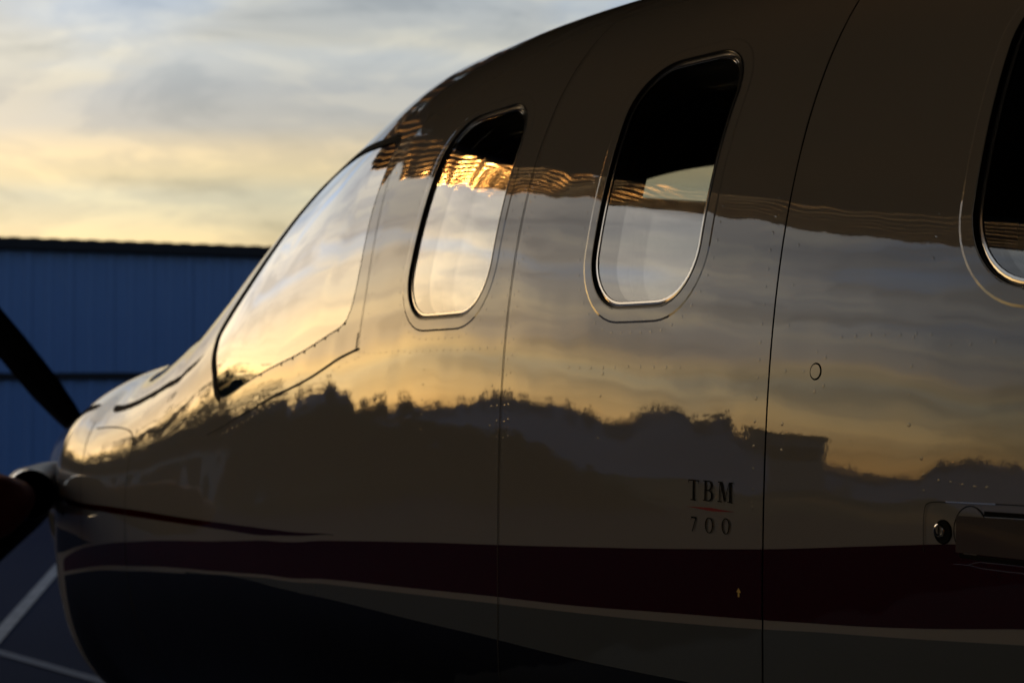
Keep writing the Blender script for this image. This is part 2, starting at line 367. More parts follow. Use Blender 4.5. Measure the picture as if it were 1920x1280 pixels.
def skin_grid(ycols, fl, fu, off, windows, keep, side):
    """structured grid on one half; returns verts, faces, normals with window openings cut along their outline"""
    ycols = np.asarray(ycols, float); rows = np.r_[-np.asarray(fl)[::-1], np.asarray(fu)[1:]]
    cols = []; 
    phu, cu = table(ycols, 1); phl, cl_ = table(ycols, -1)
    S = np.empty((len(ycols), len(rows))); 
    for i in range(len(ycols)):
        S[i] = np.where(rows >= 0, rows*cu[i, -1], rows*cl_[i, -1])
    Y = np.repeat(ycols[:, None], len(rows), 1).copy()
    y = Y.ravel(); s = S.ravel(); ins = np.zeros(len(y), bool)
    lim = .011
    for w in windows:
        bb = (y > w[:, 0].min()-.03) & (y < w[:, 0].max()+.03) & (s > w[:, 1].min()-.03) & (s < w[:, 1].max()+.03)
        ii = np.where(bb)[0]
        if not len(ii): continue
        d, q = nearest(w, y[ii], s[ii]); inn = inside(w, y[ii], s[ii]); snap = d < lim*.62
        y[ii[snap]] = q[snap, 0]; s[ii[snap]] = q[snap, 1]; ins[ii[inn & ~snap]] = True
    nr = len(rows)
    phi = np.empty_like(y)
    # phi from the column tables (columns hardly move when snapped, recompute those exactly)
    for i in range(len(ycols)):
        sl = slice(i*nr, (i+1)*nr); ss = s[sl]
        phi[sl] = np.where(ss >= 0, np.interp(np.abs(ss), cu[i], phu), np.interp(np.abs(ss), cl_[i], phl))
    p = S0(y, phi); n = N0(y, phi); p = p+n*off
    if side < 0: p[:, 0] = 2*AX-p[:, 0]; n[:, 0] *= -1
    I, J = np.meshgrid(np.arange(len(ycols)-1), np.arange(nr-1), indexing='ij'); a = (I*nr+J).ravel()
    Q = np.stack([a, a+1, a+nr+1, a+nr], 1)
    yc = Y.reshape(-1)[Q].mean(1); fc = rows[(Q % nr)].mean(1)
    k = keep(yc, fc) & (~ins[Q].any(1))
    # quads whose four corners all sit on an outline but lie inside are dropped too
    cy_, cs_ = y[Q].mean(1), s[Q].mean(1)
    for w in windows: k &= ~inside(inset(w, .0015), cy_, cs_)
    Q = Q[k]
    if side > 0: Q = Q[:, ::-1]
    used, inv = np.unique(Q, return_inverse=True); return p[used], inv.reshape(Q.shape), n[used]
def fine(a, b, st): return list(np.linspace(a, b, max(2, int(round((b-a)/st))+1)))
ycol = fine(-9.4, -1.2, .2)[:-1]+fine(-1.2, DA0, .06)+fine(DA1, YB0, .0105)+fine(YB1, 4.2, .0105)[0:]+fine(4.2, 5.3, .03)[1:]+fine(5.3, 7.05, .04)[1:]
fu = np.linspace(0, 1, 121); fl = np.linspace(0, 1, 41)
FD0, FD1 = -.49, .925           # door: fraction of girth from below the stripe to near the crown
FD0 = -fl[20]; FD1 = fu[111]
def k_body(y, f): return ~((y > DA0) & (y < YB1) & (f > FD0) & (f < FD1))
def k_door(y, f): return (y > DA1) & (y < YB0) & (f > FD0) & (f < FD1)
for side in (1, -1):
    V, F, NN = skin_grid(ycol, fl, fu, 0., WINS+[COCK if side > 0 else COCK_S], k_body if side > 0 else (lambda y, f: y > -99), side)
    mesh('fuselage_skin', V, F, M['cream'], plane, normals=NN)
V, F, NN = skin_grid(ycol, fl, fu, 0., WINS, k_door, 1)
door = mesh('entry_door', V, F, M['cream'], plane, normals=NN); door['label'] = 'entry door panel with a flush handle and a round lock'
# cabin lining, seen through the windows
yin = fine(-.4, 4.3, .0105)
for side in (1, -1):
    V, F, NN = skin_grid(yin, fl, fu, -.07, [inset(w, -.004) for w in WINS+[COCK if side > 0 else COCK_S]], lambda y, f: y > -99, side)
    mesh('cabin_lining', V, F, M['liner'], plane, normals=-NN)
b = MB(); b.box(AX-.62, AX+.62, -.42, -.40, EYE-.8, EYE+.7); b.box(AX-.6, AX+.6, -.4, 4.3, EYE-.62, EYE-.60); b.box(AX-.60, AX+.60, 4.05, 4.3, EYE-.62, EYE+.06)
b.box(AX-.5, AX+.62, 3.29, 3.31, EYE-.6, EYE+.42)  # low partition added to block the view across to the starboard glass
b.build('cabin_bulkhead_and_blocker', M['liner'], plane)
for sx in (-.3, .3):
    b = MB(); b.box(AX+sx-.22, AX+sx+.22, 3.02, 3.14, EYE-.5, EYE+.16); b.box(AX+sx-.22, AX+sx+.22, 3.14, 3.55, EYE-.5, EYE-.28); b.box(AX+sx-.13, AX+sx+.13, 3.03, 3.11, EYE+.2, EYE+.38); b.box(AX+sx-.05, AX+sx+.05, 3.05, 3.09, EYE+.1, EYE+.22)
    b.build('cockpit_seat', M['liner'], plane)
V, F, NN = None, None, None

def flat_fan(name, V, m, parent): return mesh(name, V, [tuple(range(len(V)))], m, parent)
# nose ring and spinner
yy_ = 7.05; ph = np.linspace(-math.pi, math.pi, 61)[:-1]
ringp = S0(np.full(60, yy_), ph); rin = ringp.copy(); cz = EYE-.34
rin[:, 0] = AX+(ringp[:, 0]-AX)*.72; rin[:, 2] = cz+(ringp[:, 2]-cz)*.72; rin[:, 1] -= .03
mesh('nose_lip', list(ringp)+list(rin), [(i, (i+1) % 60, 60+(i+1) % 60, 60+i) for i in range(60)]+[tuple(range(60, 120))], M['rubber'], plane)

# cabin windows
for side in (1, -1):
    for w in WINS:
        cw = ring('cabin_window', w, [(0, -.0005), (.0, .0013), (.0016, .0013), (.003, -.0035), (.0045, -.0052)], M['rubber'], plane, side)
        if side > 0:
            ring('window_doubler', w, [(-.0225, -.0001), (-.0185, .00045), (-.001, .00045)], M['cream'], cw, side)
        ring('window_rim', w, [(.0042, -.0052), (.0058, -.0034), (.0082, -.0030), (.0086, -.0034), (.0118, -.0034), (.0124, -.0042)], M['edge'], cw, side)
        ring('window_reveal', w, [(.007, -.012), (.009, -.030), (.004, -.071)], M['reveal'], cw, side)
        pane('window_pane', inset(w, .0050), -.0050, M['pane'], cw, side)
        pane('inner_pane', inset(w, .012), -.022, M['pane2'], cw, side); pane('inner_pane', inset(w, .022), -.048, M['pane2'], cw, side)
    CK = COCK if side > 0 else COCK_S
    cw = ring('cockpit_window', CK, [(0, -.001), (0, .0006), (.0015, .0006), (.003, -.004), (.0055, -.004), (.0065, -.002)], M['rubber'], plane, side)
    ring('window_reveal', CK, [(.004, -.006), (.0, -.071)], M['reveal'], cw, side)
    pane('window_pane', inset(CK, .005), -.0018, M['cockpit'], cw, side, 14, True)
ribbon('window_seal', [(3.235, .975), (3.262, 1.000), (3.45, 1.006), (3.65, .991), (3.795, .965), (3.828, .89), (3.885, .76), (3.952, .653), (4.021, .56), (4.050, .505), (4.03, .46), (3.97, .405), (3.915, .360), (3.88, .350)], .020, .0011, M['gap'], plane, .008)
# windshield panes over the crown, port and starboard
for side in (1, -1):
    wl = smooth_loop([(4.02, 1.16), (4.04, 1.04), (4.12, .98), (4.3, .90), (4.42, .90), (4.44, 1.0), (4.40, 1.06), (4.2, 1.12)], 2, 80)
    ws = pane('windshield', wl, .0012, M['glassd'], plane, side)

# gap round the door
DSU = float(fu[111])*float(table([1.79], 1)[1][0, -1]); DSL = -float(fl[20])*float(table([1.79], -1)[1][0, -1])
for nm, pts in (('front', [(1.798, DSL), (1.798, 0), (1.798, .3), (1.798, .6), (1.798, .9), (1.798, DSU)]), ('rear', [(.7185, DSL), (.7185, 0), (.7185, .6), (.7185, DSU)])):
    ribbon('door_seal', pts, .016, -.006, M['gap'], plane, .02)
# frames behind: lap joints, as thin sealant lines just proud of the skin
SEAMS = [[(2.506, -.5), (2.506, .054), (2.506, .19), (2.507, .443), (2.506, .644), (2.506, .847), (2.506, 1.0), (2.506, 1.2)],
         [(3.112, .508), (3.112, .60), (3.125, .70), (3.15, .80), (3.18, .892), (3.20, .96)]]
ribbon('skin_joint', SEAMS[0], .0022, .0012, M['seam'], plane); ribbon('skin_joint', SEAMS[1], .0018, .0012, M['seam'], plane)
STRAP = [(3.105, .515), (3.20, .497), (3.255, .482), (3.40, .44), (3.531, .399), (3.70, .334), (3.84, .287), (3.93, .26)]
ribbon('skin_joint', STRAP, .0042, .0016, M['seam'], plane)
# raised strap plate under the cockpit window
up_ = ribbon_pts([(3.12, .548), (3.20, .551), (3.303, .532), (3.428, .493), (3.587, .443), (3.70, .401), (3.84, .343), (3.93, .325)], .012)
ysn = up_[:, 0]; lo_ = np.interp(ysn, [p[0] for p in STRAP], [p[1] for p in STRAP])
patch('strap_plate', ysn, up_[:, 1], lo_+.002, .0012, M['cream'], plane, 6)
# lower edge of the strap, a bright little step
q = np.stack([ysn, lo_], 1)
a_, n_a = P_(ysn, lo_+.002, .0012); b_, n_b = P_(ysn, lo_-.0005, .0001); tn = (b_-a_); tn /= np.linalg.norm(tn, axis=1)[:, None]
mesh('strap_edge', list(a_)+list(b_), [(i, i+1, len(a_)+i+1, len(a_)+i) for i in range(len(a_)-1)], M['cream'], plane, normals=list((n_a+tn*1.0)/np.linalg.norm(n_a+tn, axis=1)[:, None])*2)
# nose cowling joints
for pts in ([(4.53, .245), (4.527, .15), (4.52, .02), (4.52, -.2), (4.53, -.5)], [(5.0, .26), (4.985, .20), (4.95, .10), (4.93, 0), (4.92, -.1)],
            [(4.955, .24), (4.80, .247), (4.66, .243), (4.56, .225), (4.53, .18)]):
    ribbon('skin_joint', pts, .0035, .0012, M['seam'], plane)

# livery: thin paint films
def film(name, curve_t, curve_b, y0, y1, h, m, parent, ns=6):
    n = max(4, int(abs(y1-y0)/.015)); ys = np.linspace(y0, y1, n)
    ct = np.array(sorted(curve_t)); cb = np.array(sorted(curve_b))
    patch(name, ys, pchip(ct[:, 0], ct[:, 1], ys), pchip(cb[:, 0], cb[:, 1], ys), h, m, parent, ns)
MT = [(5.135, -0.184), (5.101, -0.1608), (4.712, -0.0847), (4.346, -0.0473), (4.025, -0.0084), (3.744, 0.0327), (3.498, 0.0852), (3.275, 0.1179), (3.073, 0.1336), (2.888, 0.1466), (2.721, 0.158), (2.567, 0.1675), (2.426, 0.1772), (2.296, 0.1867), (2.176, 0.1958), (2.065, 0.2044), (1.962, 0.2131), (1.866, 0.2214), (1.777, 0.2294), (1.693, 0.2382), (1.614, 0.2467), (1.54, 0.2544), (1.471, 0.2613), (1.405, 0.2667), (1.343, 0.2717), (1.0, 0.29), (0.0, 0.3)]
MBt = [(5.14, -0.21), (5.11, -0.2032), (4.707, -0.1453), (4.341, -0.1131), (4.018, -0.0761), (3.734, -0.0371), (3.488, 0.0117), (3.266, 0.0411), (3.065, 0.0537), (2.883, 0.0629), (2.717, 0.0722), (2.564, 0.0809), (2.424, 0.0884), (2.295, 0.0955), (2.175, 0.1041), (2.064, 0.1131), (1.961, 0.1212), (1.866, 0.1285), (1.776, 0.1356), (1.692, 0.1425), (1.614, 0.1488), (1.54, 0.1559), (1.47, 0.1634), (1.405, 0.1711), (1.343, 0.1785), (1.0, 0.205), (0, 0.24)]
BB = [(5.14, -0.218), (5.112, -0.2118), (4.71, -0.1542), (4.343, -0.1215), (4.019, -0.0839), (3.734, -0.0447), (3.487, 0.0046), (3.266, 0.0319), (3.065, 0.0429), (2.883, 0.0523), (2.717, 0.0609), (2.564, 0.0691), (2.424, 0.077), (2.295, 0.0847), (2.175, 0.0924), (2.065, 0.1), (1.962, 0.1078), (1.866, 0.1155), (1.776, 0.1235), (1.692, 0.1315), (1.614, 0.1379), (1.54, 0.1439), (1.47, 0.1498), (1.405, 0.1555), (1.343, 0.1609), (1.0, 0.186), (0, 0.22)]
BT = [(5.14, -0.2215), (5.113, -0.2151), (4.783, -0.1653), (4.477, -0.1386), (4.201, -0.1113), (3.95, -0.078), (3.724, -0.0453), (3.529, -0.0169), (3.35, 0.0021), (3.183, 0.0069), (3.029, 0.0076), (2.887, 0.0077), (2.755, 0.0087), (2.631, 0.0103), (2.515, 0.0115), (2.407, 0.0122), (2.306, 0.0137), (2.21, 0.0162), (2.12, 0.0191), (2.034, 0.0226), (1.954, 0.0257), (1.8, 0.036), (1.4, 0.06), (0.7, 0.08), (0, 0.09)]
LOW = [(5.13, -.8), (0, -.8)]; LOW2 = [(5.13, -1.0), (0, -1.0)]
for a0, a1, par in ((YB1, 5.12, plane), (DA1, YB0, door)):
    film('maroon_stripe', MT, MBt, a0, a1, .0006, M['maroon'], par)
    film('lower_grey_paint', BB, [(y, s-.004) for y, s in BT] if par is plane else [(5., -.37), (0., -.37)], a0, min(a1, 4.05), .0005, M['silver'], par)
    if par is plane: film('black_belly_paint', BT, LOW, a0, a1, .0007, M['black'], par, 30)
film('red_pinstripe', [(5.25, 0.022), (5.1, 0.0195), (4.96, 0.017), (4.713, 0.0218), (4.485, 0.0265), (4.275, 0.0315), (4.081, 0.0426), (3.901, 0.057), (3.734, 0.073), (3.581, 0.0969), (3.438, 0.1192), (3.302, 0.1325), (3.174, 0.1384)],
     [(5.25, 0.002), (5.1, 0.0015), (4.96, 0.0009), (4.714, 0.0044), (4.486, 0.0083), (4.276, 0.0144), (4.081, 0.0269), (3.902, 0.0418), (3.735, 0.0576), (3.582, 0.0803), (3.439, 0.1088), (3.302, 0.1273), (3.174, 0.1374)], 3.174, 5.25, .0007, M['maroon'], plane, 3)
film('black_nose_wedge', [(5.20, -.078), (5.06, -.079), (4.82, -.0905)], [(5.20, -.16), (5.10, -.142), (4.975, -.115), (4.82, -.092)], 4.82, 5.20, .0007, M['black'], plane, 4)

# lettering, flat print on the skin.  u runs aft (left to right when read), v up
def glyph(name, polys, y0, s0, w, hgt, m, h=.0012, par=plane):
    V = []; F = []; NN = []
    for poly in polys:
        for q4 in poly:
            u = np.array([p[0] for p in q4]); v = np.array([p[1] for p in q4]); p, n = P_(y0-u*w, s0+v*hgt, h); b = len(V); V += list(p); NN += list(n); F.append(tuple(range(b, b+len(q4))))
    return mesh(name, V, F, m, par, normals=NN)
def bar(x0, y0, x1, y1, t, horizontal=False):
    return [(x0, y0), (x0+t, y0), (x1+t, y1), (x1, y1)] if not horizontal else [(x0, y0), (x1, y0), (x1, y0+t), (x0, y0+t)]
def arcq(cx, cy, rx, ry, tx, ty, a0, a1, n=16):
    o = []
    for i in range(n):
        A0, A1 = R(a0+(a1-a0)*i/n), R(a0+(a1-a0)*(i+1)/n)
        wx = tx
        o.append([(cx+rx*math.cos(A0), cy+ry*math.sin(A0)), (cx+rx*math.cos(A1), cy+ry*math.sin(A1)), (cx+(rx-wx)*math.cos(A1), cy+(ry-ty)*math.sin(A1)), (cx+(rx-wx)*math.cos(A0), cy+(ry-ty)*math.sin(A0))])
    return o
T_ = [bar(.42, 0, .42, 1, .16), bar(.24, 0, .76, 0, .05, True), bar(0, .94, 1, 0, .06, True), [(0, .94), (.05, .78), (.07, .94)], [(1, .94), (.95, .78), (.93, .94)]]
B_ = [bar(.14, 0, .14, 1, .16), bar(0, 0, .6, 0, .05, True), bar(0, .95, .55, 0, .05, True), bar(.25, .5, .6, 0, .05, True)]+arcq(.55, .76, .37, .24, .16, .05, -90, 90)+arcq(.58, .27, .42, .27, .17, .05, -90, 90)
M_ = [bar(.10, 0, .12, 1, .06), bar(.80, 0, .78, 1, .14), [(.12, 1), (.28, 1), (.53, .14), (.46, 0)], [(.46, 0), (.52, .1), (.82, 1), (.76, 1)], bar(0, 0, .28, 0, .05, True), bar(.68, 0, 1.04, 0, .05, True), bar(0, .95, .2, 0, .05, True), bar(.78, .95, 1.04, 0, .05, True)]
S_ = [[(0, 1), (1, 1), (1, .88), (.04, .88)], [(0, .88), (.06, .88), (.03, .75), (-.02, .75)], [(.84, .9), (1, .9), (.34, 0), (.2, 0)]]
O_ = arcq(.5, .5, .5, .52, .15, .05, 0, 360, 28)
glyph('letter_t', [T_], 1.966, .2822, .0250, .029, M['ink']); glyph('letter_b', [B_], 1.931, .2832, .0225, .0285, M['ink']); glyph('letter_m', [M_], 1.8975, .2838, .0325, .0280, M['ink'])
glyph('digit_seven', [S_], 1.958, .2385, .0125, .0210, M['ink']); glyph('digit_zero', [O_], 1.9252, .2395, .0190, .0210, M['ink']); glyph('digit_zero', [O_], 1.8872, .2410, .0185, .0212, M['ink'])
sw = [(0, 0), (.2, .18), (.45, .42), (.55, .42), (.8, .12), (1, .0)]; sl = [(0, 0), (.2, -.12), (.45, -.5), (.55, -.55), (.8, -.28), (1, 0)]
glyph('red_swoosh', [[[sw[i], sw[i+1], sl[i+1], sl[i]] for i in range(5)]], 1.971, .2725, .114, .0048, M['inkred'])
glyph('yellow_arrow', [[[(.5, 1), (1, .5), (0, .5)], [(.3, .5), (.7, .5), (.7, 0), (.3, 0)]]], 1.853, .1585, .0095, .0125, M['yellow'])
glyph('yellow_arrow', [[[(.5, 1), (1, .5), (0, .5)], [(.3, .5), (.7, .5), (.7, 0), (.3, 0)]]], 5.135, -.038, .04, .022, M['ink'])

# little round fastener, lock and flush handle on the door
def disc_loop(y, s, r, n=36, ry=None): return np.array([(y+r*math.cos(2*math.pi*k/n), s+(ry or r)*math.sin(2*math.pi*k/n)) for k in range(n)])
l = disc_loop(1.704, .464, .0108)
ring('round_fastener', l, [(-.0006, .0002), (0, .0005), (.0018, .0005)], M['gap'], door); pane('fastener_head', inset(l, .0015), .0009, M['cream'], door, k=3); ring('fastener_edge', inset(l, .0010), [(0, -.0006), (.0006, .0006)], M['edge'], door)
l = disc_loop(1.467, .276, .0135)
lk = ring('door_lock', l, [(-.001, 0), (0, .0016), (.0010, .0018), (.002, .0006), (.0025, -.004), (.007, -.005)], M['gap'], door); pane('lock_face', disc_loop(1.467, .276, .0128), .0010, M['gap'], door, k=2)
l2 = disc_loop(1.4725, .2775, .0072); ring('lock_core', l2, [(-.0012, .0010), (-.0004, .0022), (.0006, .0026), (.0014, .0020), (.0020, .0014)], M['chrome'], door); pane('lock_plug', inset(l2, .0018), .0014, M['steel'], door, k=2)
glyph('keyhole', [[[(.3, 0), (.7, 0), (.7, 1), (.3, 1)]]], 1.4745, .2725, .004, .010, M['gap'], .0020, door)
# shallow panel, round finger pocket and bar of the handle
ribbon('handle_panel_joint', [(1.497, .250), (1.498, .285), (1.495, .305), (1.485, .3095), (1.46, .3110), (1.344, .3140), (1.2, .3165)], .0011, .0014, M['seam'], door, .004)
ribbon('handle_panel_edge', [(1.462, .3112), (1.42, .3122), (1.385, .3130)], .0016, .0018, M['edge'], door, .004)
pk = disc_loop(1.423, .2795, .0262, 48, .0292)
ring('handle_pocket', pk, [(-.0004, .0008), (.0004, .0008), (.0009, -.004), (.0016, -.005)], M['gap'], door); pane('pocket_face', inset(pk, .0012), -.0002+.001, M['cream'], door, k=3)
film('handle_slot', [(1.41, .304), (1.0, .310)], [(1.41, .2975), (1.0, .3040)], 1.05, 1.402, .0013, M['gap'], door, 2)
film('handle_slot', [(1.447, .2535), (1.40, .2535), (1.0, .2600)], [(1.447, .2490), (1.40, .2475), (1.0, .2540)], 1.05, 1.440, .0013, M['gap'], door, 2)
M['handle'] = paint('dark_handle_paint', (.070, .052, .044), ior=1.4)
film('door_handle', [(1.447, .2965), (1.41, .2970), (1.0, .3035)], [(1.447, .2545), (1.41, .2545), (1.0, .2610)], 1.05, 1.4445, .0022, M['handle'], door, 8)
ribbon('handle_edge', [(1.40, .2978), (1.30, .3000), (1.1, .303)], .0009, .0030, M['edge'], door, .006)
ribbon('handle_edge', [(1.448, .2405), (1.425, .2415), (1.40, .2395), (1.3, .2400), (1.1, .243)], .0007, .0024, M['edge'], door, .006)
ribbon('handle_edge', [(1.424, .2418), (1.405, .2465), (1.3, .2475), (1.1, .250)], .0006, .0024, M['edge'], door, .006)

# rivets: tiny shallow domes, far too many and small to pick apart
rv = []
def row(p0, p1, sp, jit=.0008):
    a = np.array(p0); b = np.array(p1); n = max(1, int(np.linalg.norm(b-a)/sp))
    for i in range(n+1):
        q = a+(b-a)*i/n; rv.append((q[0]+rnd.gauss(0, jit), q[1]+rnd.gauss(0, jit)))
def rowl(pts, off, sp):
    q = ribbon_pts(pts, sp); t = np.gradient(q, axis=0); t /= np.linalg.norm(t, axis=1)[:, None]; nn = np.stack([-t[:, 1], t[:, 0]], 1)
    for a in q+nn*off: rv.append((a[0]+rnd.gauss(0, .0006), a[1]+rnd.gauss(0, .0006)))
rowl(SEAMS[0][1:-1], .012, .026); rowl(SEAMS[0][1:-1], -.012, .026); rowl(SEAMS[0][1:-2], .026, .026)
rowl(SEAMS[1], .030, .034); rowl(SEAMS[1], .012, .05)
rowl(STRAP[:-1], .012, .030); rowl(STRAP[:-1], .027, .030); rowl(STRAP[:-1], -.018, .030); rowl(STRAP[2:-1], .019, .055)
rowl([(1.822, .28), (1.822, .45), (1.822, .6), (1.822, .8), (1.822, .98)], 0, .024)
rowl([(1.765, .36), (1.765, .5), (1.765, .8)], 0, .045)
for w in WINS[:2]:
    l = inset(w, -.036); q = np.vstack([l, l[:1]]); d = np.r_[0, np.cumsum(np.linalg.norm(np.diff(q, axis=0), axis=1))]
    for t in np.arange(0, d[-1], .026): rv.append((np.interp(t, d, q[:, 0]), np.interp(t, d, q[:, 1])))
row((2.54, .505), (3.08, .505), .026)
row((2.0, .47), (2.30, .47), .03)
row((1.50, .508), (1.66, .508), .024); row((1.40, .496), (1.47, .496), .03); row((1.475, .335), (1.40, .33), .018); row((1.505, .36), (1.50, .32), .02)
row((1.51, .60), (1.51, .80), .027); row((1.53, .505), (1.53, .40), .03)
for k in (0, 2, 3, 5, 6): rv.append((1.704+.024*math.cos(k*.785), .464+.026*math.sin(k*.785)))
for k in range(3): rv.append((1.445-.012*k, .232-.0008*k))
rowl([(4.10, .02), (4.10, .2), (4.14, .33), (4.25, .5)], 0, .045); rowl([(4.50, .2), (4.55, .45), (4.58, .7)], 0, .04); row((2.54, .30), (2.54, .44), .03)
row((2.80, .47), (2.80, .33), .026); row((2.20, .46), (2.205, .36), .026)
rv = np.array(rv); P0, Nn = P_(rv[:, 0], rv[:, 1], .0)
V = []; F = []; NN = []
for p, n in zip(P0, Nn):
    t = np.cross(n, (0, 1, 0)); t /= np.linalg.norm(t); bt = np.cross(n, t); b = len(V); r = .0022+rnd.random()*.0006; hh = .00004+rnd.random()*.00008
    V.append(p+n*(hh+.0003)); NN.append(n)
    for rr, h2, tl in ((.6, .75, .02), (1.0, .0, .095)):
        for k in range(8):
            d = t*math.cos(k*math.pi/4)+bt*math.sin(k*math.pi/4); V.append(p+d*r*rr+n*(hh*h2+.00015)); q = n+d*tl; NN.append(q/np.linalg.norm(q))
    for k in range(8):
        j = (k+1) % 8; F.append((b, b+1+k, b+1+j)); F.append((b+1+k, b+9+k, b+9+j, b+1+j))
meta(mesh('rivets', V, F, M['cream'], plane, normals=NN), kind='stuff')

# exhaust stack (port and starboard), propeller, gear, wing
def stack(side):
    def q(p): return (AX-(AX-p[0])*side, p[1], p[2])
    b = MB(); b.tube([q((1.62, 5.55, EYE-.33)), q((1.46, 5.44, EYE-.335)), q((1.37, 5.30, EYE-.34)), q((1.341, 5.16, EYE-.34))], [.075, .075, .074, .072], 24, False)
    e = b.build('exhaust_stack', M['steel'], plane, True)
    b = MB(); b.tube([q((1.3415, 5.165, EYE-.34)), q((1.341, 5.150, EYE-.34))], .0755, 28, False); b.build('exhaust_lip', M['chrome'], e, True)
    b = MB(); b.tube([q((1.342, 5.20, EYE-.34)), q((1.342, 5.19, EYE-.34))], .070, 24, True); b.build('exhaust_mouth', M['gap'], e)
stack(1); stack(-1)
b = MB(); b.tube([(1.31, 5.15, EYE-.345), (1.29, 5.11, EYE-.346), (1.262, 5.07, EYE-.350), (1.22, 5.04, EYE-.358), (1.15, 5.02, EYE-.366), (1.07, 5.03, EYE-.376), (1.01, 5.05, EYE-.385)], [.042, .052, .068, .092, .112, .095, .05], 28, True)
meta(b.build('exhaust_cover', M['redcloth'], None, True), 'puffed red cloth cover plugged into the exhaust stack beside the nose', 'exhaust cover')
HX, HZ = 2.165, EYE-.33
sp = MB(); sp.tube([(HX, 7.04, HZ), (HX, 7.12, HZ), (HX, 7.28, HZ), (HX, 7.42, HZ), (HX, 7.52, HZ), (HX, 7.56, HZ)], [.20, .20, .17, .115, .05, .01], 32); prop = sp.build('propeller', M['chrome'], plane, True)
for k in range(4):
    ang = R(129+90*k); dx, dz = math.cos(ang), math.sin(ang); V = []; F = []
    prof = [(.15, .035, .030, 50), (.25, .045, .022, 42), (.38, .052, .016, 34), (.60, .052, .011, 26), (.85, .047, .008, 20), (1.05, .040, .006, 17), (1.14, .022, .004, 16)]
    for r, c_, t_, tw in prof:
        ct, st = math.cos(R(tw)), math.sin(R(tw))
        for u, v in ((-1, 0), (-.5, .7), (.2, 1), (1, 0), (.2, -1), (-.5, -.7)):
            a = u*c_*1.35; e = v*t_; lat = a*ct-e*st; ax_ = a*st+e*ct
            V.append((HX+dx*r-dz*lat, 7.17+ax_, HZ+dz*r+dx*lat))
    n = len(prof)
    F = [(i*6+j, i*6+(j+1) % 6, (i+1)*6+(j+1) % 6, (i+1)*6+j) for i in range(n-1) for j in range(6)]+[tuple(range(5, -1, -1)), tuple(range((n-1)*6, n*6))]
    mesh('propeller_blade', V, F, M['blade'], prop, smooth=True)
for side in (-1, 1):
    V = []; n = 14
    for xx, y0, c_, zz in ((.3, -.15, 1.75, -.72), (1.2, -.1, 1.6, -.68), (6.1, .35, .85, -.30)):
        for k in range(n):
            a = 2*math.pi*k/n; V.append((AX+side*xx, y0+c_*(.5+.5*math.cos(a)), EYE+zz+.5*.14*c_*math.sin(a)*(.45+.55*(.5+.5*math.cos(a)))))
    F = [(i*n+j, i*n+(j+1) % n, (i+1)*n+(j+1) % n, (i+1)*n+j) for i in range(2) for j in range(n)]+[tuple(range(2*n, 3*n))]
    mesh('wing', V, F, M['cream'], plane, smooth=True)
def gear(x, y, ztop, r=.22):
    b = MB(); b.tube([(x, y, ztop), (x, y, r)], .035, 12); g = b.build('landing_gear', M['steel'], plane, True)
    b = MB(); b.tube([(x-.07, y, r), (x-.055, y, r), (x+.055, y, r), (x+.07, y, r)], [r-.03, r, r, r-.03], 28); b.build('gear_wheel', M['tyre'], g, True)
gear(AX, 5.9, .85, .2); gear(AX-1.3, .4, .98); gear(AX+1.3, .4, .98)
# tail (behind the viewer)
mesh('tail_fin', [(AX-.03, -9.3, 2.1), (AX+.03, -9.3, 2.1), (AX-.03, -7.2, 2.25), (AX+.03, -7.2, 2.25), (AX-.02, -9.8, 4.2), (AX+.02, -9.8, 4.2), (AX-.02, -8.9, 4.2), (AX+.02, -8.9, 4.2)],
     [(0, 2, 6, 4), (1, 5, 7, 3), (0, 4, 5, 1), (2, 3, 7, 6), (4, 6, 7, 5), (0, 1, 3, 2)], M['cream'], plane)

# ------------------------------------------------------------------ ground
g = MB(); g.add([(-1500, -1500, 0), (1500, -1500, 0), (1500, 1500, 0), (-1500, 1500, 0)], [(0, 1, 2, 3)]); meta(g.build('ground', M['grass']), kind='structure')
g = MB(); g.add([(-60, -40, .004), (70, -40, .004), (70, 32, .004), (-26, 30, .004), (-60, 26, .004)], [(0, 1, 2, 3, 4)]); meta(g.build('apron', M['asphalt']), kind='structure')
fl_pts = [(-13, -12), (19, -12), (19, 5.0), (.6, 5.0), (.1, 5.5), (-.5, 6.1), (-1.25, 7.0), (-2.0, 7.8), (-2.9, 8.3), (-4.3, 9.0), (-5.9, 9.85), (-7.3, 10.8), (-10, 12.5), (-13, 14)]
g = MB(); g.add([(x, y, .008) for x, y in fl_pts], [tuple(range(len(fl_pts)))]); meta(g.build('hangar_floor', M['concrete']), kind='structure')
def pline(x0, y0, x1, y1, w, label):
    d = Vector((x1-x0, y1-y0, 0)).normalized(); n = Vector((-d.y, d.x, 0))*w/2
    m = MB(); m.add([(x0+n.x, y0+n.y, .012), (x1+n.x, y1+n.y, .012), (x1-n.x, y1-n.y, .012), (x0-n.x, y0-n.y, .012)], [(0, 3, 2, 1)])
    meta(m.build('painted_line', M[label]), kind='structure')
pline(1.9, 8.95, 4.3, 15.3, .095, 'line'); pline(2.72, 8.75, 1.9, 13.4, .085, 'line2')

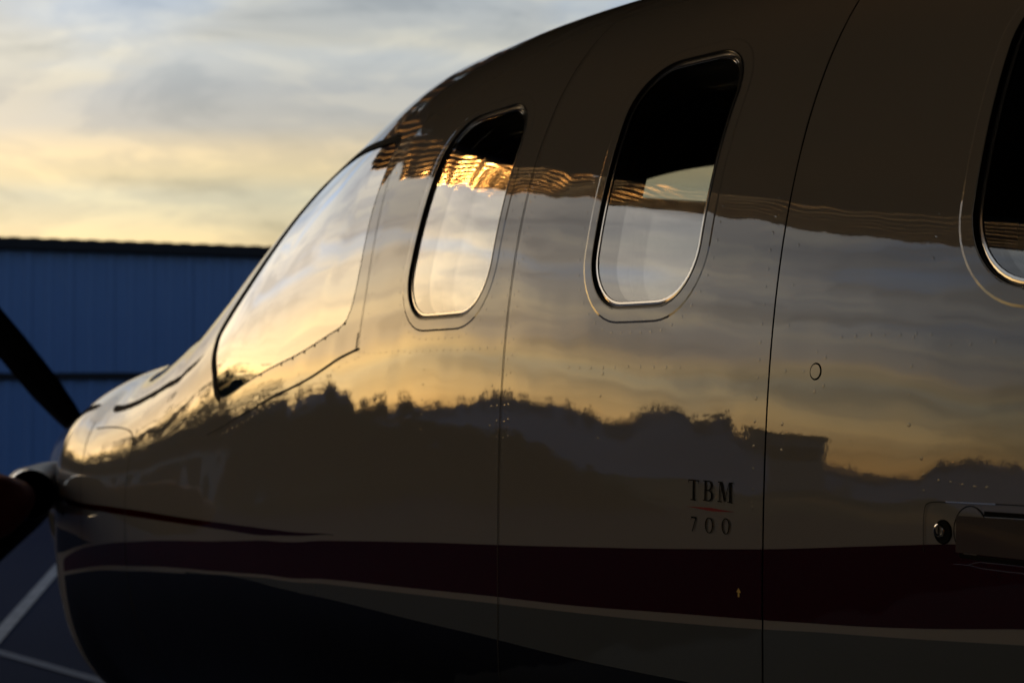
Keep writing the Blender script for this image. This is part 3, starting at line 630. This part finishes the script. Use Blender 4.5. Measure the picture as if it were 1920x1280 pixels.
# ------------------------------------------------------------------ the blue hangar across the apron
BY, BZ, TRK = 24.5, 3.62, 1.66
hb = empty('blue_hangar', (12, BY, 0)); meta(hb, 'long blue corrugated metal hangar with a black roof edge across the apron', 'hangar')
def corr(w, z0, z1, ribs=2):
    xs = []; seg = w/ribs
    for k in range(ribs): xs += [(k*seg, 0), (k*seg+seg*.55, 0), (k*seg+seg*.65, -.025), (k*seg+seg*.9, -.025)]
    xs.append((w, 0)); V = [(x, y, z0) for x, y in xs]+[(x, y, z1) for x, y in xs]; n = len(xs)
    return V, [(i, i+1, n+i+1, n+i) for i in range(n-1)]
W_ = .6; X0, X1 = 5.2, 31.6
for z0, z1 in ((0.02, TRK-.05), (TRK+.05, BZ-.17)):
    V, F = corr(W_-.004, z0, z1); me = None
    for k in range(int((X1-X0)/W_)):
        if me is None:
            o = mesh('wall_sheet', V, F, M['bluewall'], hb); me = o.data
        else:
            o = bpy.data.objects.new('wall_sheet', me); C.objects.link(o); o.parent = hb
        o.location = (X0-12+k*W_, rnd.uniform(-.004, .004), 0)
b = MB(); b.box(X0-12, X1-12, -.06, .05, TRK-.045, TRK+.045); b.build('door_track', M['fascia'], hb)
b = MB(); b.box(X0-12.1, X1-11.9, -.12, .1, BZ-.155, BZ+.005)
for k in range(int((X1-X0)/.28)): b.box(X0-12+k*.28, X0-12+k*.28+.14, -.14, .3, BZ+.007, BZ+.013)
b.build('roof_edge', M['fascia'], hb)
b = MB(); b.box(X0-12, X1-12, .06, 9, 0, BZ-.18); b.build('building_shell', M['bluewall'], hb)
b = MB(); b.add([(X0-12.1, .11, BZ-.03), (X1-11.9, .11, BZ-.03), (X1-11.9, 5, BZ+.02), (X0-12.1, 5, BZ+.02), (X0-12.1, 9.2, BZ-.03), (X1-11.9, 9.2, BZ-.03)], [(0, 1, 2, 3), (3, 2, 5, 4)]); b.build('roof', M['fascia'], hb)

# ------------------------------------------------------------------ our own hangar: open front, door leaf raised overhead
oh = empty('open_hangar', (0, 0, 0), R(16.7)); meta(oh, 'brown steel hangar whose open front shelters the airplane, seen mirrored in the fuselage', 'hangar')
HYF, CZ = 6.48, EYE+3.4
b = MB(); b.box(-13, 18, -14, HYF-.02, CZ, CZ+.1); b.build('ceiling', M['ceil'], oh)
for x0, x1, y0, y1 in ((-13.2, -13, -14, HYF), (18, 18.2, -14, HYF), (-13, 18, -14.2, -14)):
    b = MB(); b.box(x0, x1, y0, y1, 0, CZ); b.build('hangar_wall', M['ceil'], oh)
for k in range(9):
    b = MB(); b.box(-12.9, 17.9, -12+k*2.2, -11.88+k*2.2, CZ-.22, CZ-.003); b.build('roof_beam', M['beam'], oh)
def edge_drop(x): return .40*math.exp(-((x-3.6)/3.0)**2)      # door leaf and header lowered here to shape their mirrored edge
V = []
for k in range(63):
    x = -13+k*.5; zb_ = EYE+2.74-edge_drop(x)
    V += [(x, HYF-.02, zb_), (x, HYF+.1, zb_), (x, HYF-.02, CZ+.1), (x, HYF+.1, CZ+.1)]
mesh('front_header', V, [f for k in range(62) for f in ((k*4, k*4+1, k*4+5, k*4+4), (k*4, k*4+4, k*4+6, k*4+2), (k*4+1, k*4+3, k*4+7, k*4+5))], M['beam'], oh)
# raised door leaf, corrugations run across the opening
V = []; F = []; nr = 8; Lf = 2.3; tilt = R(12)
prof = []
for k in range(nr*8+1):
    t = k/(nr*8); d = t*Lf; hh = .0105*math.sin(2*math.pi*nr*t)
    prof.append((HYF+.09+d*math.cos(tilt), EYE+2.77+d*math.sin(tilt)+hh))
NX = 300
def glint_wave(x, t):       # waves added to throw sun glints along the mirrored leaf
    e = .16+1.1/(1+math.exp(-(x-.35)*4.5))+.30*min(max(x-1.5, 0), 4)
    return e*(.040*math.sin(x*7.6+1.1*math.sin(x*.83)+t*1.4)*(.75+.25*math.sin(x*1.31+2))+.014*math.sin(x*13.3+t*3.+math.sin(x*2.1))+.010*math.sin(x*23+t*7))
for i in range(NX):
    xx = -12+26*i/(NX-1)
    for (yy, zz) in prof: V.append((xx, yy, zz-edge_drop(xx)+glint_wave(xx, (yy-HYF)/Lf)))
n = len(prof); F = [(i*n+j, (i+1)*n+j, (i+1)*n+j+1, i*n+j+1) for i in range(NX-1) for j in range(n-1)]
leaf = mesh('raised_door_leaf', V, F, M['doormetal'], oh, smooth=True)

# ------------------------------------------------------------------ skyline to port (seen mirrored in the paint)
SKY = [(-180, 2.5), (-120, 2.2), (-90, 3.0), (-70, 2.4), (-60, 2.0), (-52, 2.6), (-47, 2.1), (-44.5, 1.7), (-43.5, .8), (-42.0, 1.2), (-41, 1.2), (-39.7, 2.5), (-38.9, 2.3), (-37.5, 3.6), (-36, 4.0), (-35, 3.6), (-33.9, 2.9), (-32, 3.0), (-29.7, 3.3), (-28, 2.5), (-25.6, 2.5), (-24, 3.0), (-22.5, 4.3), (-20, 5.35), (-12, 5.35), (-8, 4.8), (0, 4.2), (12, 3.6), (20, 2.6), (60, 2.5), (100, 3), (180, 2.5)]
ORG = (1.45, 2.3); D = 150.
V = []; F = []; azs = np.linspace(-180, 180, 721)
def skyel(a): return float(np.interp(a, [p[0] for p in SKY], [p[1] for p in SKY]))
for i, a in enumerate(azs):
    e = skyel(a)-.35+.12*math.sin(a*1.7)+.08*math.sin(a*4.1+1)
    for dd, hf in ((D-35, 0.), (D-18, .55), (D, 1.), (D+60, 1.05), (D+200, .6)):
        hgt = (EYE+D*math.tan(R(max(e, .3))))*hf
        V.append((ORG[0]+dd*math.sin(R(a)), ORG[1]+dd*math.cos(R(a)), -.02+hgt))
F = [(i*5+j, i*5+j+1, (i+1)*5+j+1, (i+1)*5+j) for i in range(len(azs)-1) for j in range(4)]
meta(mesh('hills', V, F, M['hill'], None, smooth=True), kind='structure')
# woods along the ridge: a mass of leaf clumps
V = []; F = []
def leafq(c, s):
    a = np.array([rnd.gauss(0, 1) for _ in range(3)]); a /= np.linalg.norm(a); t = np.cross(a, (rnd.random(), rnd.random(), 1)); t /= np.linalg.norm(t)+1e-9; u = np.cross(a, t); b = len(V)
    V.extend([c-t*s, c-u*s*.7, c+t*s, c+u*s*.7]); F.append((b, b+1, b+2, b+3))
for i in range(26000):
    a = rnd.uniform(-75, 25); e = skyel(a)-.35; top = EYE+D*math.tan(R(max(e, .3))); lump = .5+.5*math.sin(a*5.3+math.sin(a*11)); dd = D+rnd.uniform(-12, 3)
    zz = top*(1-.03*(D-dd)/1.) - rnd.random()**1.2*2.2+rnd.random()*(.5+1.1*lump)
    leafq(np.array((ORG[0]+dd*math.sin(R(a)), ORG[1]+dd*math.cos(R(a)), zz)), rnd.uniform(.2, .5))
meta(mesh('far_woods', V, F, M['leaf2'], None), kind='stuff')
# nearer dark bushes, left foreground of the skyline
V = []; F = []
BSH = [(-60, -6), (-45, -3.8), (-39, -3.4), (-36, -2.6), (-35, -3.2), (-34, -3), (-33, -1.6), (-31, -.6), (-29, .3), (-26, .9), (-24.6, 1.3), (-23, 2.3), (-21.5, 3.3), (-19, 3.5), (-15, 3.8), (-12, 4.4), (0, 4)]
DB = 27.
for i in range(9000):
    a = rnd.uniform(-34, -20.5); e = float(np.interp(a, [p[0] for p in BSH], [p[1] for p in BSH])); top = EYE+DB*math.tan(R(e))
    zz = max(.05, top*(1-rnd.random()**1.5)+rnd.gauss(0, .05)); leafq(np.array((ORG[0]+(DB+rnd.uniform(0, 2.5))*math.sin(R(a)), ORG[1]+(DB+rnd.uniform(0, 2.5))*math.cos(R(a)), zz)), rnd.uniform(.05, .13))
meta(mesh('hedge', V, F, M['leaf'], None), 'dark overgrown hedge beyond the apron, mirrored low in the fuselage', 'hedge')['kind'] = 'stuff'
# individual trees behind the apron
def crown_mesh(k):
    r = random.Random(40+k); VV = []; FF = []
    blobs = [(r.uniform(-.55, .55), r.uniform(-.4, .4), r.uniform(-.25, .75), r.uniform(.28, .48)) for _ in range(9)]
    for _ in range(2600):
        bx, by, bz, br = r.choice(blobs); d = np.array([r.gauss(0, 1) for _ in range(3)]); d /= np.linalg.norm(d); c = np.array((bx, by, bz))+d*br*r.random()**.33
        a = np.array([r.gauss(0, 1) for _ in range(3)]); a /= np.linalg.norm(a); t = np.cross(a, (0, .3, 1)); t /= np.linalg.norm(t); u = np.cross(a, t); s = r.uniform(.02, .05); b = len(VV)
        VV += [c-t*s, c-u*s*.6, c+t*s, c+u*s*.6]; FF.append((b, b+1, b+2, b+3))
    return VV, FF
crowns = []
for k in range(3):
    VV, FF = crown_mesh(k); me = bpy.data.meshes.new('crown'); me.from_pydata([tuple(v) for v in VV], [], FF); me.materials.append(M['leaf']); crowns.append(me)
tb = MB(); tb.tube([(0, 0, 0), (.01, .02, .5), (-.01, 0, 1)], [.07, .05, .02], 8); tb.tube([(0, .01, .5), (.2, .05, .9)], [.03, .01], 6); tb.tube([(0, .01, .45), (-.22, .0, .85)], [.03, .01], 6)
tm = bpy.data.meshes.new('trunk'); tm.from_pydata(tb.V, [], tb.F); tm.materials.append(M['bark'])
TREES = []
ads = 'broad tall round leaning narrow spreading ragged domed twin-topped squat slender shaggy stout slim'.split()
for k in range(14):
    x = -16.4+k*1.22+rnd.uniform(-.25, .25); el = float(np.interp(math.degrees(math.atan2(x-1.45, 42)), [-24, -22, -20, -18, -14, -10, -5, 0], [4.2, 4.8, 5.9, 7.3, 8.2, 8.6, 9.0, 9.0]))
    TREES.append((x, 44+rnd.uniform(-1.5, 1.5), EYE+41.5*math.tan(R(el+rnd.uniform(-.3, .3))), rnd.uniform(1.7, 2.3)))
TREES.sort()
for k, (x, y, h, w) in enumerate(TREES):
    t = empty('tree', (x, y, 0)); lab = '%s dark evening tree, number %s from the left in the row beyond the apron' % (ads[k], 'one two three four five six seven eight nine ten eleven twelve thirteen fourteen'.split()[k])
    meta(t, lab, 'tree', 'trees in a row beyond the apron')
    o = bpy.data.objects.new('trunk', tm); C.objects.link(o); o.parent = t; o.scale = (w*1.2, w*1.2, h*.75)
    o = bpy.data.objects.new('crown', crowns[k % 3]); C.objects.link(o); o.parent = t; o.location = (0, 0, h*.55); o.scale = (w, w, h*.40); o.rotation_euler = (0, 0, rnd.uniform(0, 6))
# a flat-roofed block on the skyline
def block(name, az0, az1, el, dist, dep, label):
    a0, a1 = R(az0), R(az1); p0 = Vector((ORG[0]+dist*math.sin(a0), ORG[1]+dist*math.cos(a0), 0)); p1 = Vector((ORG[0]+dist*math.sin(a1), ORG[1]+dist*math.cos(a1), 0)); w = (p1-p0).length
    t = empty(name, p0, math.atan2(p1.y-p0.y, p1.x-p0.x)); meta(t, label, 'building'); H = EYE+dist*math.tan(R(el))
    b = MB(); b.box(0, w, 0, dep, 0, H); b.build('wall', M['house'], t)
    b = MB(); b.box(-.2, w+.2, -.2, dep+.2, H+.003, H+.22); b.build('roof', M['roof'], t)
    for k in range(3):
        b = MB(); b.box(w*(.15+.27*k), w*(.15+.27*k)+.9, -.03, .04, H-2.2, H-.9); b.build('window', M['glassd'], t)
block('flat_roofed_house', -41.3, -39.0, 2.75, 95., 7., 'pale flat roofed house standing against the sunset on the skyline')

# a pale shed under the trees, mirrored on the nose
t = empty('shed', (-13.2, 37.5, 0), R(18)); meta(t, 'pale low metal shed with ribbed doors under the trees beyond the apron', 'shed')
b = MB(); b.box(0, 6.4, 0, 3.2, 0, 3.0); b.build('wall', M['house'], t)
b = MB(); b.box(-.2, 6.6, -.25, 3.4, 3.003, 3.15); b.build('roof', M['roof'], t)
for k in range(3):
    b = MB(); b.box(.5+k*2.0, 1.9+k*2.0, -.05, -.003, .05, 2.5); b.build('door', M['silver'], t)
